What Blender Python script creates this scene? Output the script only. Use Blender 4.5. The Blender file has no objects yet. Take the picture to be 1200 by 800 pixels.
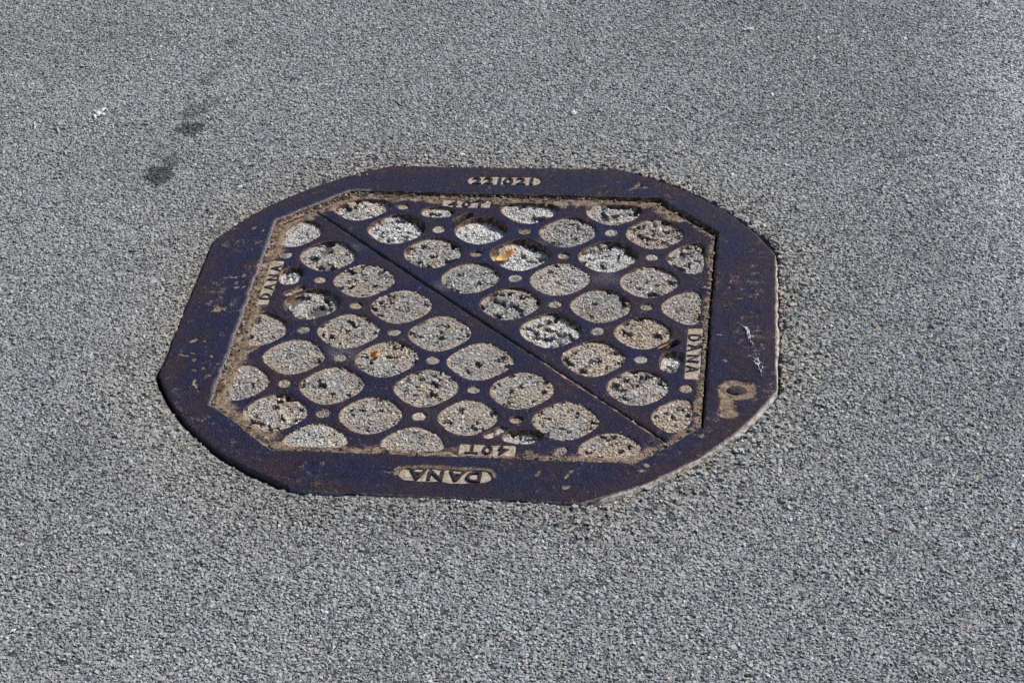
import bpy, bmesh, math, random
import numpy as np
from mathutils import Vector, Euler, Matrix
from mathutils.geometry import delaunay_2d_cdt

random.seed(7)
RNG = np.random.default_rng(11)
SC = bpy.context.scene
COL = SC.collection

# ------------------------------------------------------------------ camera
cam_data = bpy.data.cameras.new('camera')
cam = bpy.data.objects.new('camera', cam_data)
COL.objects.link(cam)
CAM_Z, CAM_T, CAM_R = math.radians(7.9391), math.radians(56.3375), math.radians(-2.9043)
CAM_M = Matrix.Rotation(CAM_Z, 4, 'Z') @ Matrix.Rotation(CAM_T, 4, 'X') @ Matrix.Rotation(CAM_R, 4, 'Z')
cam.matrix_world = Matrix.Translation((0.3934, -2.5040, 1.6399)) @ CAM_M
cam_data.sensor_width = 36.0
cam_data.lens = 78.8266
cam_data.clip_start = 0.05
cam_data.clip_end = 500.0
SC.camera = cam

# ------------------------------------------------------------------ sky and sun
SUN_EL = math.radians(38.0)
SUN_AZ = math.radians(38.0)            # measured from +x towards +y
world = bpy.data.worlds.new('World')
SC.world = world
world.use_nodes = True
wn = world.node_tree.nodes
sky = wn.new('ShaderNodeTexSky')
sky.sky_type = 'NISHITA'
sky.sun_disc = False
sky.sun_elevation = SUN_EL
sky.sun_rotation = math.pi / 2 - SUN_AZ
bg = wn['Background']
bg.inputs['Strength'].default_value = 0.08
world.node_tree.links.new(sky.outputs['Color'], bg.inputs['Color'])
sun_data = bpy.data.lights.new('sun', 'SUN')
sun_data.energy = 4.95
sun_data.angle = math.radians(0.53)
sun_data.color = (1.0, 0.955, 0.9)
sun = bpy.data.objects.new('sun', sun_data)
COL.objects.link(sun)
sd = Vector((math.cos(SUN_EL) * math.cos(SUN_AZ), math.cos(SUN_EL) * math.sin(SUN_AZ), math.sin(SUN_EL)))
sun.rotation_euler = sd.to_track_quat('Z', 'Y').to_euler()
sun.location = sd * 6
SC.view_settings.view_transform = 'Standard'
SC.view_settings.look = 'None'
SC.view_settings.exposure = 0.0
SC.view_settings.gamma = 1.0
SC.view_settings.use_curve_mapping = False

# ------------------------------------------------------------------ numeric helpers
_H = RNG.random((4, 257, 257))


def vnoise(x, y, freq, ch=0):
    """smooth value noise in 0..1"""
    x = np.asarray(x, float) * freq + 1000.0
    y = np.asarray(y, float) * freq + 1000.0
    ix, iy = np.floor(x).astype(int), np.floor(y).astype(int)
    fx, fy = x - ix, y - iy
    fx = fx * fx * (3 - 2 * fx)
    fy = fy * fy * (3 - 2 * fy)
    T = _H[ch]
    a = T[ix % 257, iy % 257]; b = T[(ix + 1) % 257, iy % 257]
    c = T[ix % 257, (iy + 1) % 257]; d = T[(ix + 1) % 257, (iy + 1) % 257]
    return (a * (1 - fx) + b * fx) * (1 - fy) + (c * (1 - fx) + d * fx) * fy


def fbm(x, y, freq, ch=0, octv=3):
    s, a, t = 0.0, 1.0, 0.0
    for o in range(octv):
        s = s + a * vnoise(x, y, freq * 2 ** o, (ch + o) % 4)
        t += a
        a *= 0.55
    return s / t


def inside(P, poly):
    x, y = P[:, 0], P[:, 1]
    r = np.zeros(len(P), bool)
    n = len(poly)
    for i in range(n):
        x0, y0 = poly[i]; x1, y1 = poly[(i + 1) % n]
        if y0 == y1:
            continue
        c = ((y0 > y) != (y1 > y)) & (x < (x1 - x0) * (y - y0) / (y1 - y0) + x0)
        r ^= c
    return r


def dist_poly(P, poly):
    """distance of points to a closed polyline"""
    d = np.full(len(P), 9.0)
    n = len(poly)
    for i in range(n):
        a = poly[i]; b = poly[(i + 1) % n]
        ab = b - a
        L = max(ab @ ab, 1e-12)
        t = np.clip(((P - a) @ ab) / L, 0, 1)
        q = a + t[:, None] * ab
        d = np.minimum(d, np.hypot(*(P - q).T))
    return d


def resample(poly, step):
    poly = np.asarray(poly, float)
    out = []
    n = len(poly)
    for i in range(n):
        a, b = poly[i], poly[(i + 1) % n]
        k = max(1, int(round(np.hypot(*(b - a)) / step)))
        for j in range(k):
            out.append(a + (b - a) * j / k)
    return np.array(out)


def even(poly, n):
    """n points evenly spaced along a closed polyline"""
    poly = np.asarray(poly, float)
    q = np.vstack([poly, poly[:1]])
    s = np.concatenate([[0], np.cumsum(np.hypot(*np.diff(q, axis=0).T))])
    t = np.arange(n) / n * s[-1]
    return np.stack([np.interp(t, s, q[:, 0]), np.interp(t, s, q[:, 1])], 1)


def area(poly):
    x, y = poly[:, 0], poly[:, 1]
    return 0.5 * np.sum(x * np.roll(y, -1) - y * np.roll(x, -1))


def ccw(poly):
    return poly if area(poly) > 0 else poly[::-1].copy()


def smooth(poly, it):
    for _ in range(it):
        poly = 0.5 * poly + 0.25 * np.roll(poly, 1, 0) + 0.25 * np.roll(poly, -1, 0)
    return poly


def offset(poly, d):
    """move a ccw loop outwards by d along its vertex normals"""
    t = np.roll(poly, -1, 0) - np.roll(poly, 1, 0)
    n = np.stack([t[:, 1], -t[:, 0]], 1)
    n /= np.maximum(np.hypot(*n.T), 1e-9)[:, None]
    return poly + n * (d if np.isscalar(d) else np.asarray(d)[:, None])


def clip_half(poly, n, c):
    """keep the part of a polygon where p.n <= c"""
    out = []
    m = len(poly)
    for i in range(m):
        a, b = poly[i], poly[(i + 1) % m]
        da, db = a @ n - c, b @ n - c
        if da <= 0:
            out.append(a)
        if (da < 0) != (db < 0) and da != db:
            out.append(a + (b - a) * da / (da - db))
    return np.array(out)


# ------------------------------------------------------------------ object helpers
def link(name, verts, faces, mat, parent=None, tint=None, flat=True, mats=None, midx=None):
    me = bpy.data.meshes.new(name)
    me.from_pydata([tuple(v) for v in verts], [], [tuple(f) for f in faces])
    for m in (mats or [mat]):
        me.materials.append(m)
    if midx is not None:
        me.polygons.foreach_set('material_index', np.asarray(midx, np.int32))
    if tint is not None:
        at = me.color_attributes.new('tint', 'FLOAT_COLOR', 'POINT')
        c = np.ones((len(verts), 4), np.float32)
        c[:, :3] = tint
        at.data.foreach_set('color', c.ravel())
    if not flat:
        me.polygons.foreach_set('use_smooth', np.ones(len(me.polygons), bool))
    me.update()
    o = bpy.data.objects.new(name, me)
    COL.objects.link(o)
    if parent is not None:
        o.parent = parent
    return o


def tag(o, label=None, cat=None, group=None, kind=None):
    for k, v in (('label', label), ('category', cat), ('group', group), ('kind', kind)):
        if v:
            o[k] = v
    return o


# ------------------------------------------------------------------ materials
def new_mat(name):
    m = bpy.data.materials.new(name)
    m.use_nodes = True
    nt = m.node_tree
    return m, nt, nt.nodes['Principled BSDF']


def N(nt, kind, **kw):
    n = nt.nodes.new(kind)
    for k, v in kw.items():
        if k in n.inputs:
            n.inputs[k].default_value = v
        else:
            setattr(n, k, v)
    return n


def ramp(nt, src, stops):
    r = nt.nodes.new('ShaderNodeValToRGB')
    e = r.color_ramp.elements
    while len(e) < len(stops):
        e.new(0.5)
    for i, (p, c) in enumerate(stops):
        e[i].position = p
        e[i].color = c if len(c) == 4 else (*c, 1)
    nt.links.new(src, r.inputs['Fac'])
    return r


def noise(nt, scale, detail=3.0, rough=0.6, vec=None):
    n = nt.nodes.new('ShaderNodeTexNoise')
    n.inputs['Scale'].default_value = scale
    n.inputs['Detail'].default_value = detail
    n.inputs['Roughness'].default_value = rough
    if vec is None:
        vec = nt.nodes.new('ShaderNodeTexCoord').outputs['Object']
    nt.links.new(vec, n.inputs['Vector'])
    return n


def mixc(nt, fac, a, b, blend='MIX'):
    m = nt.nodes.new('ShaderNodeMix')
    m.data_type = 'RGBA'
    m.blend_type = blend
    for sock, v in ((m.inputs['Factor'], fac), (m.inputs[6], a), (m.inputs[7], b)):
        if hasattr(v, 'links'):
            nt.links.new(v, sock)
        else:
            sock.default_value = v if not isinstance(v, tuple) or len(v) == 4 else (*v, 1)
    return m.outputs[2]


def math_n(nt, op, a, b, c=None, clamp=False):
    m = nt.nodes.new('ShaderNodeMath')
    m.operation = op
    m.use_clamp = clamp
    for i, v in enumerate((a, b) if c is None else (a, b, c)):
        if hasattr(v, 'links'):
            nt.links.new(v, m.inputs[i])
        else:
            m.inputs[i].default_value = v
    return m.outputs[0]


def bump(nt, height, strength, dist, bsdf):
    b = nt.nodes.new('ShaderNodeBump')
    b.inputs['Strength'].default_value = strength
    b.inputs['Distance'].default_value = dist
    nt.links.new(height, b.inputs['Height'])
    nt.links.new(b.outputs['Normal'], bsdf.inputs['Normal'])


def iron_material():
    # tint.r = dirt, tint.g = bare worn metal, tint.b = rust
    m, nt, b = new_mat('cast_iron')
    L = nt.links
    at = nt.nodes.new('ShaderNodeAttribute'); at.attribute_name = 'tint'
    sep = nt.nodes.new('ShaderNodeSeparateColor'); L.new(at.outputs['Color'], sep.inputs[0])
    big = noise(nt, 16, 4, 0.65)
    mid = noise(nt, 90, 4, 0.7)
    fine = noise(nt, 380, 3, 0.75)
    c = ramp(nt, big.outputs['Fac'], [(0.41, (0.0045, 0.0075, 0.050)), (0.51, (0.0090, 0.0068, 0.040)), (0.62, (0.021, 0.0105, 0.026))]).outputs['Color']
    c2 = ramp(nt, mid.outputs['Fac'], [(0.33, (0.40, 0.45, 0.62)), (0.5, (0.95, 0.95, 1.0)), (0.68, (1.75, 1.6, 1.45))]).outputs['Color']
    c = mixc(nt, 0.75, c, c2, 'MULTIPLY')
    # rust
    rf = math_n(nt, 'MULTIPLY', sep.outputs[2], math_n(nt, 'MULTIPLY_ADD', mid.outputs['Fac'], 3.0, -0.9, True), clamp=True)
    c = mixc(nt, rf, c, (0.050, 0.024, 0.017))
    # small specks of grit sitting in the casting skin
    sp = noise(nt, 330, 2, 0.5)
    sp2 = noise(nt, 38, 3, 0.6)
    s = math_n(nt, 'ADD', sp.outputs['Fac'], math_n(nt, 'MULTIPLY', sp2.outputs['Fac'], 0.35))
    sf = ramp(nt, s, [(0.87, (0, 0, 0)), (0.91, (1, 1, 1))]).outputs['Color']
    c = mixc(nt, sf, c, (0.24, 0.19, 0.14))
    # bare metal on worn edges
    wf = math_n(nt, 'MULTIPLY', sep.outputs[1], math_n(nt, 'MULTIPLY_ADD', fine.outputs['Fac'], 4.0, -1.35, True), clamp=True)
    c = mixc(nt, wf, c, (0.42, 0.40, 0.42))
    # dirt with a ragged edge
    dn = math_n(nt, 'ADD', math_n(nt, 'MULTIPLY', mid.outputs['Fac'], 0.9), math_n(nt, 'MULTIPLY', fine.outputs['Fac'], 0.7))
    d = math_n(nt, 'ADD', sep.outputs[0], math_n(nt, 'SUBTRACT', dn, 0.8))
    df = ramp(nt, d, [(0.42, (0, 0, 0)), (0.66, (1, 1, 1))]).outputs['Color']
    dirt = ramp(nt, math_n(nt, 'MULTIPLY_ADD', mid.outputs['Fac'], 0.5, math_n(nt, 'MULTIPLY', fine.outputs['Fac'], 0.5)), [(0.36, (0.05, 0.034, 0.03)), (0.47, (0.22, 0.155, 0.105)), (0.55, (0.34, 0.26, 0.185)), (0.68, (0.52, 0.44, 0.35))]).outputs['Color']
    c = mixc(nt, df, c, dirt)
    L.new(c, b.inputs['Base Color'])
    rr = ramp(nt, mid.outputs['Fac'], [(0.3, (0.30,) * 3), (0.7, (0.55,) * 3)]).outputs['Color']
    rr = mixc(nt, df, rr, (0.95, 0.95, 0.95))
    L.new(rr, b.inputs['Roughness'])
    b.inputs['Specular IOR Level'].default_value = 0.21
    h = math_n(nt, 'ADD', math_n(nt, 'MULTIPLY', mid.outputs['Fac'], 1.0), math_n(nt, 'MULTIPLY', fine.outputs['Fac'], 0.75))
    bump(nt, h, 1.0, 0.0046, b)
    return m


def stone_material(name, instancer, dark=0.7, bright=1.25, rough=0.85):
    m, nt, b = new_mat(name)
    at = nt.nodes.new('ShaderNodeAttribute')
    at.attribute_name = 'tone' if instancer else 'tint'
    if instancer:
        at.attribute_type = 'INSTANCER'
    geo = nt.nodes.new('ShaderNodeNewGeometry')
    n = noise(nt, 700, 3, 0.7, geo.outputs['Position'])
    c2 = ramp(nt, n.outputs['Fac'], [(0.32, (dark,) * 3), (0.68, (bright,) * 3)]).outputs['Color']
    c = mixc(nt, 1.0, at.outputs['Color'], c2, 'MULTIPLY')
    nt.links.new(c, b.inputs['Base Color'])
    b.inputs['Roughness'].default_value = rough
    b.inputs['Specular IOR Level'].default_value = 0.3
    bump(nt, n.outputs['Fac'], 0.5, 0.001, b)
    return m


def asphalt_material():
    m, nt, b = new_mat('asphalt_binder')
    geo = nt.nodes.new('ShaderNodeNewGeometry')
    P = geo.outputs['Position']
    v = nt.nodes.new('ShaderNodeTexVoronoi'); v.inputs['Scale'].default_value = 190
    nt.links.new(P, v.inputs['Vector'])
    n = noise(nt, 400, 3, 0.7, P)
    sepc = nt.nodes.new('ShaderNodeSeparateColor'); nt.links.new(v.outputs['Color'], sepc.inputs[0])
    c = ramp(nt, sepc.outputs[0], [(0.0, (0.03, 0.03, 0.032)), (0.35, (0.06, 0.06, 0.062)), (1.0, (0.13, 0.13, 0.128))]).outputs['Color']
    # outside the area where the stones are built one by one, the same worn stone tops are in the material
    xyz = nt.nodes.new('ShaderNodeSeparateXYZ'); nt.links.new(P, xyz.inputs[0])
    X, Y = xyz.outputs[0], xyz.outputs[1]
    rag = noise(nt, 60, 4, 0.7, P)
    X = math_n(nt, 'ADD', X, math_n(nt, 'MULTIPLY_ADD', rag.outputs['Fac'], 0.16, -0.08))
    Y = math_n(nt, 'ADD', Y, math_n(nt, 'MULTIPLY_ADD', rag.outputs['Fac'], -0.16, 0.08))
    lo = math_n(nt, 'MULTIPLY_ADD', Y, -0.31, -0.7456)
    hi = math_n(nt, 'MULTIPLY_ADD', Y, 0.19, 0.8911)
    f = math_n(nt, 'MULTIPLY', math_n(nt, 'GREATER_THAN', X, lo), math_n(nt, 'LESS_THAN', X, hi))
    f = math_n(nt, 'MULTIPLY', f, math_n(nt, 'MULTIPLY', math_n(nt, 'GREATER_THAN', Y, -0.88), math_n(nt, 'LESS_THAN', Y, 1.15)))
    v2 = nt.nodes.new('ShaderNodeTexVoronoi'); v2.inputs['Scale'].default_value = 330
    nt.links.new(P, v2.inputs['Vector'])
    s2 = nt.nodes.new('ShaderNodeSeparateColor'); nt.links.new(v2.outputs['Color'], s2.inputs[0])
    cs = ramp(nt, s2.outputs[0], [(0.0, (0.06, 0.061, 0.062)), (0.25, (0.155, 0.159, 0.163)), (1.0, (0.29, 0.296, 0.302))]).outputs['Color']
    c = mixc(nt, f, cs, c)
    c2 = ramp(nt, n.outputs['Fac'], [(0.3, (0.6,) * 3), (0.7, (1.2,) * 3)]).outputs['Color']
    nt.links.new(mixc(nt, 1.0, c, c2, 'MULTIPLY'), b.inputs['Base Color'])
    b.inputs['Roughness'].default_value = 0.9
    h = math_n(nt, 'SUBTRACT', 1.0, v2.outputs['Distance'])
    bump(nt, h, 0.8, 0.002, b)
    return m


def plain_material(name, stops, scale, rough=0.9, bstr=0.6, bdist=0.002, detail=4):
    m, nt, b = new_mat(name)
    geo = nt.nodes.new('ShaderNodeNewGeometry')
    n = noise(nt, scale, detail, 0.7, geo.outputs['Position'])
    nt.links.new(ramp(nt, n.outputs['Fac'], stops).outputs['Color'], b.inputs['Base Color'])
    b.inputs['Roughness'].default_value = rough
    b.inputs['Specular IOR Level'].default_value = 0.2
    bump(nt, n.outputs['Fac'], bstr, bdist, b)
    return m


M_IRON = iron_material()
M_AGG = stone_material('asphalt_stone', True)
M_FILL = stone_material('infill_stone', False)
M_BASE = asphalt_material()
M_DIRT = plain_material('dry_dirt', [(0.37, (0.035, 0.026, 0.026)), (0.47, (0.13, 0.088, 0.062)), (0.56, (0.30, 0.215, 0.145)), (0.70, (0.50, 0.42, 0.34))], 120, bstr=0.9, bdist=0.003, detail=7)
M_PANEL = plain_material('packed_dust', [(0.34, (0.12, 0.09, 0.068)), (0.44, (0.34, 0.27, 0.20)), (0.54, (0.45, 0.385, 0.31)), (0.7, (0.57, 0.52, 0.44))], 200, bdist=0.002, detail=6)
M_WALL = plain_material('well_wall', [(0.36, (0.02, 0.016, 0.018)), (0.52, (0.12, 0.074, 0.045)), (0.68, (0.38, 0.27, 0.18))], 150)  # iron with rust and dirt; dark tones deepened to paint in the wells' shade
M_GAP = plain_material('gap_soil', [(0.3, (0.015, 0.013, 0.012)), (0.7, (0.06, 0.05, 0.04))], 200)
M_MORTAR = plain_material('mortar', [(0.36, (0.12, 0.10, 0.085)), (0.46, (0.33, 0.29, 0.25)), (0.56, (0.50, 0.46, 0.42)), (0.7, (0.66, 0.64, 0.62))], 130, bstr=0.9, bdist=0.003, detail=6)
M_LETTER = plain_material('raised_lettering', [(0.35, (0.014, 0.012, 0.022)), (0.56, (0.030, 0.024, 0.030)), (0.68, (0.16, 0.125, 0.09))], 240, rough=0.6, bdist=0.0008)
M_DROP = plain_material('bird_dropping', [(0.38, (0.42, 0.41, 0.39)), (0.52, (0.76, 0.76, 0.75)), (0.65, (0.90, 0.90, 0.89))], 300)
M_LEAF = plain_material('dry_leaf', [(0.35, (0.62, 0.20, 0.07)), (0.5, (0.74, 0.36, 0.10)), (0.65, (0.80, 0.54, 0.20))], 60, rough=0.6, bdist=0.0006)
M_STRAW = plain_material('straw', [(0.3, (0.42, 0.30, 0.16)), (0.7, (0.62, 0.52, 0.34))], 200)

# ------------------------------------------------------------------ outlines measured on the place
Z_FRAME, Z_LID, Z_ROAD = 0.0, -0.0055, -0.0060
OUT = {k: np.array(v) for k, v in dict(A=(-0.1815, 0.3993), B=(0.1612, 0.3997), C=(0.3959, 0.1652), D=(0.4013, -0.1578),
       E=(0.1717, -0.4048), F=(-0.1606, -0.4000), G=(-0.3996, -0.1629), H=(-0.4032, 0.1726)).items()}


def arc(a, b, n):
    t0, t1 = math.atan2(a[1], a[0]), math.atan2(b[1], b[0])
    while t1 - t0 > math.pi: t1 -= 2 * math.pi
    while t1 - t0 < -math.pi: t1 += 2 * math.pi
    r0, r1 = np.hypot(*a), np.hypot(*b)
    return [np.array([math.cos(t0 + (t1 - t0) * i / n), math.sin(t0 + (t1 - t0) * i / n)]) *
            (r0 + (r1 - r0) * i / n) for i in range(n)]


ctr = []
o = OUT
ctr += [o['G'], *arc(o['F'], o['G'], 24)[::-1]]          # placed below in ccw order
ctr = [o['D'], o['C']] + arc(o['C'], o['B'], 24)[1:] + [o['B'], o['A']] + arc(o['A'], o['H'], 24)[1:] + \
      [o['H'], o['G']] + arc(o['G'], o['F'], 24)[1:] + [o['F'], o['E']] + arc(o['E'], o['D'], 24)[1:]
FRAME_OUT = ccw(resample(np.array(ctr), 0.004))
INNER = np.array([(-0.3233, 0.2331), (-0.2290, 0.3250), (0.2241, 0.3200), (0.3148, 0.2274), (0.3139, -0.2399),
                  (0.2343, -0.3219), (-0.2192, -0.3183), (-0.3179, -0.2244)])
FRAME_IN = ccw(resample(INNER, 0.004))
LID_OCT = INNER * np.array([(0.983, 0.985)])              # lid sits inside with a dirt-packed joint


def wobble(loop, amp, freq, ch=0):
    return offset(loop, (fbm(loop[:, 0], loop[:, 1], freq, ch, 3) - 0.5) * 2 * amp)


FRAME_OUT = wobble(FRAME_OUT, 0.0014, 60, 1)
FRAME_IN = wobble(FRAME_IN, 0.0026, 75, 2)

def hollow(P):
    """rounded worn hollow round the boss at the near right corner of the surround, with a tail"""
    e = np.hypot((P[:, 0] - 0.3520) / 1.15, P[:, 1] + 0.1610)
    ring = 1 - np.clip((np.abs(e - 0.0135) - 0.0042) / 0.009, 0, 1)
    a, b = np.array((0.3385, -0.172)), np.array((0.3430, -0.2120))
    t = np.clip(((P - a) @ (b - a)) / ((b - a) @ (b - a)), 0, 1)
    q = a + t[:, None] * (b - a)
    tail = 1 - np.clip((np.hypot(*(P - q).T) - 0.005 - 0.002 * t) / 0.009, 0, 1)
    g = np.maximum(ring, tail) + (fbm(P[:, 0], P[:, 1], 120, 1, 3) - 0.5) * 0.7
    return np.clip(g, 0, 1) * (np.hypot(P[:, 0] - 0.35, P[:, 1] + 0.178) < 0.055)


# ------------------------------------------------------------------ plates of cast iron
PITS = []        # (x, y, radius, depth, dirt)


def jitter_pts(lo, hi, step, seed):
    r = np.random.default_rng(seed)
    xs = np.arange(lo[0], hi[0], step); ys = np.arange(lo[1], hi[1], step)
    X, Y = np.meshgrid(xs, ys)
    P = np.stack([X.ravel(), Y.ravel()], 1)
    return P + r.uniform(-0.36, 0.36, P.shape) * step


def plate(name, outer, holes, ztop, depth, step, dirt_fn, label=None, hole_depth=None, bevel=0.0016, zamp=0.0005, parent=None, wear=None, seed=3, dark_walls=()):
    """flat casting with bevelled rims, walls and holes; returns the object"""
    verts, tints, faces, midx = [], [], [], []
    loops = [(ccw(outer), -1)] + [(ccw(h), 1) for h in holes]
    tops = []
    cur = 0
    zn = lambda P: (fbm(P[:, 0], P[:, 1], 55, 0, 3) - 0.5) * 2 * zamp + (fbm(P[:, 0], P[:, 1], 9, 2, 2) - 0.5) * 2 * zamp
    inputs, edges = [], []
    for lp, s in loops:
        tp = offset(lp, s * bevel)
        k = len(tp)
        inputs.append(tp)
        edges += [(cur + i, cur + (i + 1) % k) for i in range(k)]
        cur += k
    nb = cur
    J = jitter_pts(outer.min(0), outer.max(0), step, seed)
    keep = inside(J, loops[0][0])
    J = J[keep]
    J = J[dist_poly(J, offset(loops[0][0], -bevel)) > step * 0.5]
    for (px, py, pr, pd, dd) in PITS + ([(0.350, -0.178, 0.034, 0, 0)] if name == 'manhole_surround' else []):
        J = J[np.hypot(J[:, 0] - px, J[:, 1] - py) > pr * 1.5]
        Q = jitter_pts(np.array((px - pr * 1.5, py - pr * 1.5)), np.array((px + pr * 1.5, py + pr * 1.5)), 0.0013 if pr < 0.02 else 0.002, seed + 9)
        Q = Q[np.hypot(Q[:, 0] - px, Q[:, 1] - py) < pr * 1.5]
        Q = Q[inside(Q, loops[0][0])]
        Q = Q[dist_poly(Q, offset(loops[0][0], -bevel)) > 0.0012]
        J = np.vstack([J, Q])
    for lp, s in loops[1:]:
        c = lp.mean(0); rad = np.hypot(*(lp - c).T).max() + step + bevel
        near = np.hypot(*(J - c).T) < rad
        idx = np.where(near)[0]
        if len(idx) == 0:
            continue
        Q = J[idx]
        tp = offset(lp, bevel)
        bad = inside(Q, tp) | (dist_poly(Q, tp) < step * 0.5)
        J = np.delete(J, idx[bad], 0)
    allp = np.vstack(inputs + [J])
    r = delaunay_2d_cdt([Vector(p) for p in allp], edges, [], 0, 1e-7)
    V2 = np.array([tuple(v) for v in r[0]])
    F = np.array([f for f in r[2] if len(f) == 3])
    cen = V2[F].mean(1)
    ok = inside(cen, offset(loops[0][0], -bevel))
    for lp, s in loops[1:]:
        c = lp.mean(0); rad = np.hypot(*(lp - c).T).max() + bevel + step
        near = np.where(np.hypot(*(cen - c).T) < rad)[0]
        if len(near):
            ok[near] &= ~inside(cen[near], offset(lp, bevel))
    F = F[ok]
    a = V2[F[:, 1]] - V2[F[:, 0]]; b = V2[F[:, 2]] - V2[F[:, 0]]
    flip = (a[:, 0] * b[:, 1] - a[:, 1] * b[:, 0]) < 0
    F[flip] = F[flip][:, ::-1]
    z = ztop + zn(V2)
    T = dirt_fn(V2)
    for (px, py, pr, pd, dd) in PITS:
        q = np.hypot(V2[:, 0] - px, V2[:, 1] - py) / pr
        el = 1.0 + 0.5 * math.sin(px * 900 + py * 500)
        ca, sa = math.cos(px * 700), math.sin(px * 700)
        du, dv = (V2[:, 0] - px) * ca + (V2[:, 1] - py) * sa, -(V2[:, 0] - px) * sa + (V2[:, 1] - py) * ca
        q = np.hypot(du / el, dv * el) / (pr * 0.88) * (0.40 + 1.2 * fbm(V2[:, 0], V2[:, 1], 170, 3, 2))
        g = np.clip(1.25 - q, 0, 1)
        g = g * g * (3 - 2 * g)
        z = z - g * pd
        T[:, 0] = np.maximum(T[:, 0], g * dd)
    if name == 'manhole_surround':
        z = z - hollow(V2) * 0.0024
    omap = r[3]
    verts = [(x, y, zz) for (x, y), zz in zip(V2, z)]
    tints = [tuple(t) for t in T]
    faces = [tuple(f) for f in F]
    midx = [0] * len(faces)
    inv = {}
    for vi, lst in enumerate(omap):
        for q in lst:
            inv[q] = vi
    cur = 0
    for li, (lp, s) in enumerate(loops):
        k = len(lp)
        top = [inv[cur + i] for i in range(k)]
        cur += k
        dep = depth if (li == 0 or hole_depth is None) else hole_depth
        zt = ztop + zn(lp)
        Lw = (wear(lp, s) if wear is not None else np.full(k, 0.25))
        D = dirt_fn(lp)
        rings = []
        base = len(verts)
        verts += [(x, y, zz - bevel * 0.8) for (x, y), zz in zip(lp, zt)]
        tints += [(d * 0.8, w, 0.6) for d, w in zip(D[:, 0], Lw)]
        rings.append(list(range(base, base + k)))
        base = len(verts)
        lpw = offset(lp, -s * (0.0012 + 0.0016 * fbm(lp[:, 0], lp[:, 1], 130, 1, 2)))
        verts += [(x, y, ztop - dep * 0.45) for (x, y) in lpw]
        tints += [(0.45, 0, 1.0)] * k
        rings.append(list(range(base, base + k)))
        base = len(verts)
        lpw = offset(lp, -s * 0.003)
        verts += [(x, y, ztop - dep) for (x, y) in lpw]
        tints += [(0.3, 0, 1.0)] * k
        rings.append(list(range(base, base + k)))
        prev = top
        for ri, rg in enumerate(rings):
            for i in range(k):
                j = (i + 1) % k
                f = (prev[i], rg[i], rg[j], prev[j]) if s < 0 else (prev[i], prev[j], rg[j], rg[i])
                faces.append(f)
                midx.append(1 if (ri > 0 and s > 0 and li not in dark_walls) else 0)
            prev = rg
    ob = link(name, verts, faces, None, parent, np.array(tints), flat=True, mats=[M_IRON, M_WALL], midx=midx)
    sm = np.ones(len(ob.data.polygons), bool)
    ob.data.polygons.foreach_set('use_smooth', sm)
    if label:
        tag(ob, *label)
    return ob


def stadium(cx, cy, L, W, ang, n=20, sq=1.0):
    """rounded bar outline; sq<1 gives squarer ends"""
    r = min(L, W) / 2 * sq
    hx, hy = L / 2 - r, W / 2 - r
    P = []
    for qx, qy, a0 in ((1, 1, 0), (-1, 1, 90), (-1, -1, 180), (1, -1, 270)):
        for i in range(n // 4 + 1):
            a = math.radians(a0 + 90 * i / (n // 4))
            P.append((qx * hx + r * math.cos(a), qy * hy + r * math.sin(a)))
    P = np.array(P)
    c, s = math.cos(ang), math.sin(ang)
    P = P @ np.array([[c, s], [-s, c]])
    P = P + (cx, cy)
    P = even(P, max(24, int((2 * L + 2 * W) / 0.0022)))
    return ccw(P)


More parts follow.
